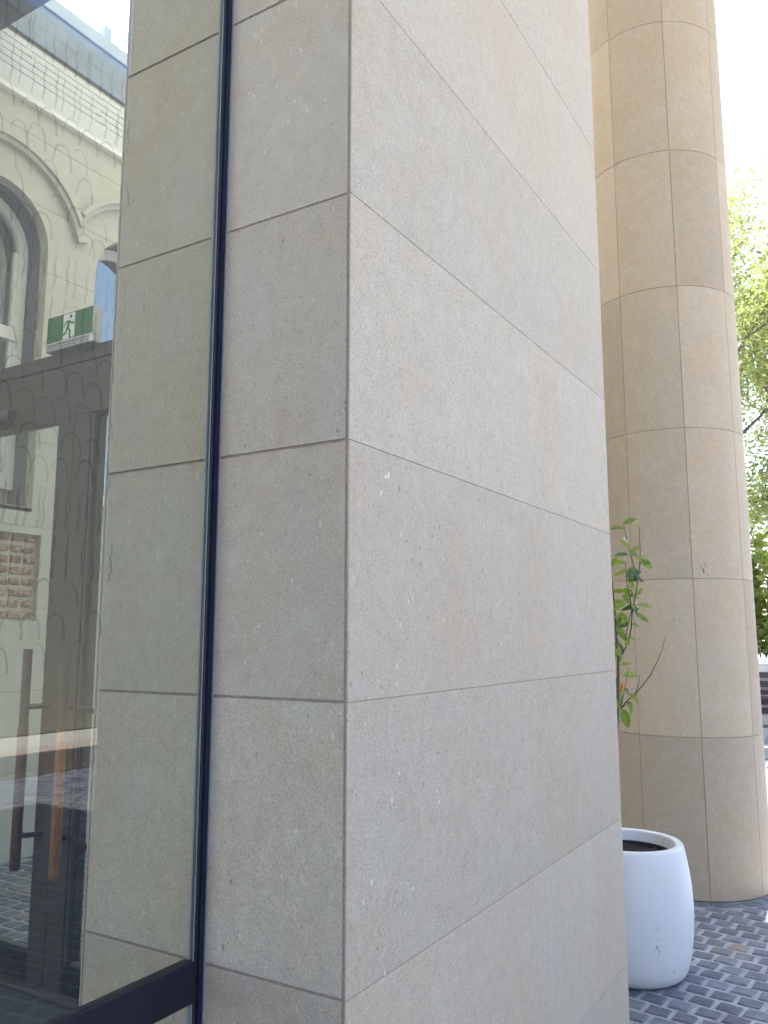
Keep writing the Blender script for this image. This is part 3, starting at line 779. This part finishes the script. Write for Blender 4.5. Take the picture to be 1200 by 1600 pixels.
for pts, aw, r0, r1 in brs:
    P3 = [sc_(x, y, aw * min(1, i * 0.4)) for i, (x, y) in enumerate(pts)]
    n = len(P3); MB().tube(P3, [r0 + (r1 - r0) * i / (n - 1) for i in range(n)], 6).build('branch', 'twig', ct, True)
def leaf_me(i, wd):
    v = []; f = []; n = 6; r = random.Random(60 + i); fold = r.uniform(.25, .5); curl = r.uniform(.2, .7)
    for k in range(n + 1):
        t_ = k / n; w_ = wd * (math.sin(math.pi * min(1, t_ ** 0.8 * 0.97 + .02)) ** 0.8) * (1 - .15 * t_)
        z_ = -curl * t_ * t_ * .5; wav = 0.03 * math.sin(6 * t_ + i)
        v += [(t_, -w_, z_ + w_ * fold + wav), (t_, 0, z_), (t_, w_, z_ + w_ * fold - wav)]
    for k in range(n):
        for q in (0, 1): f.append((3 * k + q, 3 * k + q + 1, 3 * k + 4 + q, 3 * k + 3 + q))
    return mesh('leaf', v, f, True)
LM = {}
for mt in ('leaf', 'leaf_dark', 'leaf_rust'):
    LM[mt] = []
    for i, wd in enumerate((.17, .20, .24, .22, .27)):
        me = leaf_me(i, wd); me.materials.append(M[mt]); LM[mt].append(me)
leaves = [(215, 160, 288, 115), (215, 185, 145, 178), (245, 345, 172, 345, 'd'), (245, 320, 318, 358), (305, 362, 402, 428), (225, 400, 155, 388), (235, 445, 160, 470), (240, 465, 328, 448, 'd'), (238, 490, 342, 503, 'd'), (240, 500, 300, 565), (222, 575, 152, 575), (215, 560, 285, 608), (208, 595, 260, 655), (232, 648, 160, 690), (225, 655, 170, 640), (300, 662, 396, 660), (292, 662, 212, 690, 'd'), (275, 660, 310, 725, 'd'), (288, 712, 374, 758), (205, 715, 240, 790), (200, 730, 180, 790), (245, 775, 188, 800, 'd'), (172, 815, 246, 882), (180, 870, 172, 930), (182, 890, 220, 955, 'd'), (195, 1035, 260, 1028), (212, 1110, 307, 1092), (232, 1150, 264, 1158, 'r'), (196, 1215, 208, 1155, 'r'), (245, 1218, 318, 1272), (240, 1262, 278, 1342), (208, 1312, 250, 1418), (196, 1215, 206, 1290), (255, 1240, 300, 1215), (185, 940, 140, 1000), (160, 760, 110, 800), (170, 690, 110, 730), (150, 600, 90, 560), (140, 480, 90, 520), (150, 520, 100, 470), (145, 420, 120, 350), (135, 430, 170, 360), (190, 1120, 140, 1160), (196, 1250, 150, 1300)]
lr = random.Random(77)
for (x, y) in ((318, 300), (320, 400), (300, 470), (296, 600), (272, 700), (268, 780), (250, 860), (232, 470), (240, 540), (252, 600), (262, 660), (228, 920), (168, 820), (165, 740), (158, 640), (150, 560), (186, 960), (205, 960), (226, 1180), (300, 520), (245, 300), (262, 350), (285, 430), (205, 1280)):
    a_ = lr.choice((0.3, -0.4, 3.5, 2.6, -0.9, 0.9)) + lr.uniform(-.4, .4); l_ = lr.uniform(42, 72)
    leaves.append((x, y, x + l_ * math.cos(a_), y - l_ * math.sin(a_) * .8))
for i, L in enumerate(leaves):
    mt = {'d': 'leaf_dark', 'r': 'leaf_rust'}.get(L[4] if len(L) > 4 else '', 'leaf')
    aw = rnd.uniform(-.05, .05)
    a = sc_(L[0], L[1], aw); b = sc_(L[2], L[3], aw + rnd.uniform(-.02, .02))
    d = b - a; ln = d.length
    yax = Vector((rnd.uniform(-.6, .6), rnd.uniform(-.6, .6), 1)) + BV * rnd.uniform(-.8, .2); zax = d.normalized().cross(yax).normalized()
    zax = (zax * 0.25 * rnd.choice((-1, 1)) + Vector((0, 0, rnd.uniform(.1, .8))) - BV * rnd.uniform(.7, 1.3) + BU * rnd.uniform(-.6, .6))
    xax = d.normalized(); yx = zax.cross(xax).normalized(); zx = xax.cross(yx)
    o = bpy.data.objects.new('leaf', rnd.choice(LM[mt])); ln *= 1.12
    o.matrix_local = Matrix(((xax.x * ln, yx.x * ln, zx.x * ln, a.x), (xax.y * ln, yx.y * ln, zx.y * ln, a.y), (xax.z * ln, yx.z * ln, zx.z * ln, a.z), (0, 0, 0, 1)))
    link(o, ct); 
fl = MB()
for (x, y) in ((222, 245), (232, 258), (215, 262), (240, 270), (222, 372), (330, 342)):
    p = sc_(x, y, .02)
    for k in range(5):
        a = 2 * math.pi * k / 5 + x; q = p + BU * .006 * math.cos(a) + Vector((0, 0, .006 * math.sin(a))) + BV * rnd.uniform(-.004, .004)
        s_ = BU * .0025; u_ = Vector((0, 0, .0025)); fl.quad(p, q - s_, q + u_, q + s_)
fl.build('blossom', 'blossom', ct)

# ------------------------------------------------------------------ courtyard beyond: raised planter, bench, shrubs, trees
PY_ = 13.2
rp = thing('raised_planter', 'long white rendered planter wall along the sunny courtyard', 'planter')
bx('wall', (-9, PY_, 0), (9, PY_ + 0.25, 1.20), 'white_wall', rp, 0.01)
bx('cap', (-9, PY_ - 0.05, 1.2), (9, PY_ + 0.3, 1.30), 'white_wall', rp, 0.01)
bx('soil', (-9, PY_ + 0.3, 0), (9, PY_ + 1.6, 1.12), 'soil', rp)
st = thing('stone_step', 'low grey stone step in front of the white planter', 'step')
bx('riser', (-9, PY_ - 0.95, 0), (9, PY_ - 0.5, 0.16), 'steel_step', st, 0.01)
bx('riser', (-9, PY_ - 0.5, 0), (9, PY_ - 0.002, 0.36), 'steel_step', st, 0.01)
bn = thing('slatted_bench', 'dark timber slatted bench against the white planter wall', 'bench')
for k in range(5): bx('slat', (-3.6, PY_ - 0.12 + 0.0 * k, 0.52 + k * 0.125), (0.6, PY_ - 0.06, 0.60 + k * 0.125), 'bench_slat', bn)
for k in range(4): bx('seat_slat', (-3.6, PY_ - 0.55 + k * 0.105, 0.76), (0.6, PY_ - 0.46 + k * 0.105, 0.80), 'bench_slat', bn)
for x in (-3.4, -1.5, 0.4):
    bx('leg', (x - .03, PY_ - 0.52, 0.36), (x + .03, PY_ - 0.46, 0.759), 'bench_slat', bn)
    bx('bracket', (x - .03, PY_ - 0.058, 0.5), (x + .03, PY_ - 0.004, 1.14), 'bench_slat', bn)
kw = thing('low_wall', 'low pinkish sandstone wall edging the forecourt paving', 'wall')
yy = 0.5
while yy < 12.0:
    L = rnd.uniform(0.7, 1.1); bx('wall_block', (5.8, yy + .004, 0), (6.25, min(12, yy + L) - .004, 0.265 + rnd.uniform(-.004, .004)), 'kerb', kw, 0.008); yy += L

def leaf_cloud(name, n, fn, size, mat, parent, r, flat=0.0, aspect=0.45):
    v = []; f = []; rn = []
    for _ in range(n):
        p, d = fn(); s_ = size * r.uniform(.6, 1.35)
        if d is None:
            d = Vector((r.gauss(0, 1), r.gauss(0, 1), r.gauss(0, .7) - .15)).normalized()
        nrm = Vector((r.gauss(0, .8), r.gauss(0, .8), r.gauss(.6, .6))); sd_ = d.cross(nrm)
        if sd_.length < 1e-3: continue
        sd_.normalize(); up = sd_.cross(d); k = len(v)
        a = p; m_ = p + d * s_ * .5; e = p + d * s_ - up * s_ * .1
        v += [tuple(a), tuple(m_ + sd_ * s_ * aspect * .5 + up * s_ * .06), tuple(e), tuple(m_ - sd_ * s_ * aspect * .5 + up * s_ * .06)]
        f += [(k, k + 1, k + 2), (k, k + 2, k + 3)]; q = r.random(); rn += [q, q]
    me = mesh(name, v, f); at = me.attributes.new('rnd', 'FLOAT', 'FACE'); at.data.foreach_set('value', rn)
    return me_obj(name, me, mat, parent)
def tree(loc, height, spread, seed, label, group, mat='tree_leaf', n=9000, leaf=0.13, base=0.18):
    r = random.Random(seed); T = thing('courtyard_tree', label, 'tree', loc, group)
    m = MB(); tips = []
    def grow(p, d, L, rad, lev):
        pts = [p]; q = p.copy(); dd = d.copy(); k = 5
        for i in range(k):
            dd = (dd + Vector((r.gauss(0, .13), r.gauss(0, .13), r.gauss(.05, .07)))).normalized(); q = q + dd * L / k; pts.append(q.copy())
            if lev >= 2 or (lev == 1 and i > 1): tips.append((q.copy(), lev))
        m.tube(pts, [rad * (1 - .6 * i / k) for i in range(k + 1)], 6 if lev else 9)
        if lev < 3:
            nb = (9, 5, 4)[lev]
            for j in range(nb):
                i = r.randint(1, k); base_p = pts[i]
                a = 2 * math.pi * (j + r.random() * .7) / nb
                out = Vector((math.cos(a), math.sin(a), r.uniform(.15, .9)))
                nd = (out * (1.0 if lev == 0 else .8) + dd * .5).normalized()
                grow(base_p, nd, L * r.uniform(.42, .62) * (spread if lev == 0 else 1), rad * .45 * (1 - .4 * i / k), lev + 1)
    grow(Vector((0, 0, -.1)), Vector((0, 0, 1)), height * .72, height * .012, 0)
    m.build('trunk', 'tree_bark', T, True)
    def fn():
        p, lev = r.choice(tips); s_ = .22 if lev >= 2 else .3
        return p + Vector((r.gauss(0, s_), r.gauss(0, s_), r.gauss(0, s_))), None
    leaf_cloud('crown', n, fn, leaf, mat, T, r)
    return T
G1 = 'trees behind the raised planter'
tree((-3.1, 17.0, 0.0), 11.0, 0.85, 1, 'tall sparse yellow green tree rising behind the column and planter shrubs', None, 'tree_leaf', 40000, .12)
tree((-1.6, 21.0, 0.0), 13.0, 0.95, 2, 'dull green bushy tree standing farther back behind the sparse tree', None, 'tree_leaf2', 36000, .14)
for i, (x, y, h) in enumerate(((3.5, 19.5, 10), (7.5, 21, 11))):
    tree((x, y, 0), h, .95, 10 + i, 'bushy courtyard tree rising behind the planter', G1, ('tree_leaf', 'tree_leaf2')[i % 2], 9000, .16)
def shrub(loc, h, seed, label, group=None):
    r = random.Random(seed); T = thing('planter_shrub', label, 'shrub', loc, group); m = MB(); pts_all = []
    for s_ in range(11):
        a = r.uniform(0, 2 * math.pi); p = Vector((r.uniform(-.25, .25), r.uniform(-.2, .2), 0)); d = Vector((math.cos(a) * .16, math.sin(a) * .14, 1)); L = h * r.uniform(.65, 1)
        pts = [p + d * L * k / 6 + Vector((r.gauss(0, .02), r.gauss(0, .02), 0)) for k in range(7)]
        m.tube(pts, [.012 * (1 - .12 * k) for k in range(7)], 5); pts_all.append(pts)
    m.build('stem', 'tree_bark', T)
    def fn():
        pts = r.choice(pts_all); k = r.uniform(.8, 6); i = min(5, int(k)); p = pts[i].lerp(pts[i + 1], k - i); a = r.uniform(0, 2 * math.pi)
        return p, Vector((math.cos(a), math.sin(a), r.uniform(.1, 1.0))).normalized()
    leaf_cloud('foliage', 1500, fn, .13, 'shrub_leaf', T, r, aspect=.5); return T
for i, x in enumerate((-4.2, -3.4, -2.75, -2.2, -1.75, -1.3, -0.7, 0.0, 1.0, 2.2)):
    shrub((x, PY_ + .8 + rnd.uniform(-.15, .15), 1.11), rnd.uniform(1.7, 2.3), 40 + i, 'upright leafy bright green shrub in the white raised planter', 'shrubs in the raised planter')

# ------------------------------------------------------------------ added buildings across and behind the forecourt (unseen; they shape reflections and block sky light)
OX = 9.5
fb = thing('facing_light_block', 'added plain cream building across the forecourt shaped for glass reflections and bounce light', 'building')
bx('wall', (OX, 6.5, 0), (OX + 6, 15, 12.5), 'facing_bounce', fb)  # tall block added where the glass would otherwise mirror sky
bx('low_wing', (OX + 0.5, -6, 0), (OX + 5.5, 6.49, 3.2), 'facing_bounce', fb)  # kept low so more sky light reaches the pillar
bx('parapet', (OX - 0.06, 6.45, 12.5), (OX + 6.05, 15.05, 12.8), 'concrete', fb, 0.01)
rb = thing('rear_light_blocker', 'added unseen brown wall blocking sky light behind the forecourt', 'building')
bx('wall', (-5.5, -10.5, 0), (7.5, -9.6, 9.8), 'rear_blocker_brown', rb)  # added out of view to cut sky light on the pillar front
bx('door', (0.6, -9.62, 0), (2.6, -9.56, 2.6), 'dark', rb)

# ------------------------------------------------------------------ plaster splashes and scuffs
def blob(cx, cy, rx, ry, seed, hole=0.0):
    r = random.Random(seed); n = 14
    o = [(cx + rx * math.cos(2 * math.pi * k / n) * r.uniform(.6, 1.2), cy + ry * math.sin(2 * math.pi * k / n) * r.uniform(.6, 1.2)) for k in range(n)]
    return o
for i, (y, z, ry, rz) in enumerate(((1.636, 1.065, .006, .007), (1.602, 1.031, .0045, .0065), (1.699, 1.986, .009, .006), (1.712, 1.992, .005, .009), (1.675, 1.942, .004, .008), (1.725, 1.224, .004, .009), (1.962, 1.182, .004, .006), (1.823, 1.006, .005, .007), (1.693, .859, .005, .008), (1.95, 1.21, .003, .007), (1.76, 1.28, .004, .005), (2.75, 1.4, .006, .006))):
    m = MB(); pts = blob(y, z, ry, rz, 300 + i); m.quad(*[(X1 + 0.0009, a, b) for a, b in pts])
    m.build('plaster_splash', 'splash', pil)
m = MB(); pr = random.Random(9)
for k in range(17):
    a0 = 2 * math.pi * k / 26 - 0.6; a1 = a0 + .2
    w0 = pr.uniform(.0004, .0012)
    m.quad(*[(X1 + 0.0009, 1.765 + (0.046 + s_) * math.cos(a), 1.0 + (0.032 + s_) * math.sin(a)) for a, s_ in ((a0, w0), (a1, w0), (a1, -w0), (a0, -w0))])
m.build('plaster_ring', 'splash', pil)
def on_lathe(prof, z, ang, off):
    for (r0, z0), (r1, z1) in zip(prof[:-1], prof[1:]):
        if z0 <= z <= z1: rr = r0 + (r1 - r0) * (z - z0) / max(1e-6, z1 - z0); return ((rr + off) * math.cos(ang), (rr + off) * math.sin(ang), z)
    return ((prof[-1][0] + off) * math.cos(ang), (prof[-1][0] + off) * math.sin(ang), z)
pa = math.atan2(-POT_C[1], -POT_C[0])
for i, (da, z, ra, rz) in enumerate(((12, .285, .012, .006), (12.5, .24, .010, .004), (11, .205, .016, .009), (13, .19, .011, .008), (8.5, .195, .008, .005), (12.8, .172, .011, .005), (22, .098, .008, .004), (31, .085, .022, .003), (30.5, .09, .010, .002), (6, .43, .006, .003), (18, .36, .005, .003))):
    m = MB(); m.quad(*[on_lathe(outer, b, pa + a, 0.0007) for a, b in blob(R(da + 12), z, ra * 1.2, rz, 700 + i)]); m.build('scuff', 'scuff', pot)
for i, (da, z, ra, rz) in enumerate(((20.5, 2.02, .012, .035), (22, 2.06, .006, .03), (19, 2.045, .005, .02), (23.5, 2.0, .006, .02))):
    m = MB(); a_ = va + R(da); m.quad(*[((COL_R + .0008) * math.cos(a_ + a), (COL_R + .0008) * math.sin(a_ + a), b) for a, b in blob(0, z, ra, rz * .6, 800 + i)]); m.build('scuff', 'scuff_dark', colm)
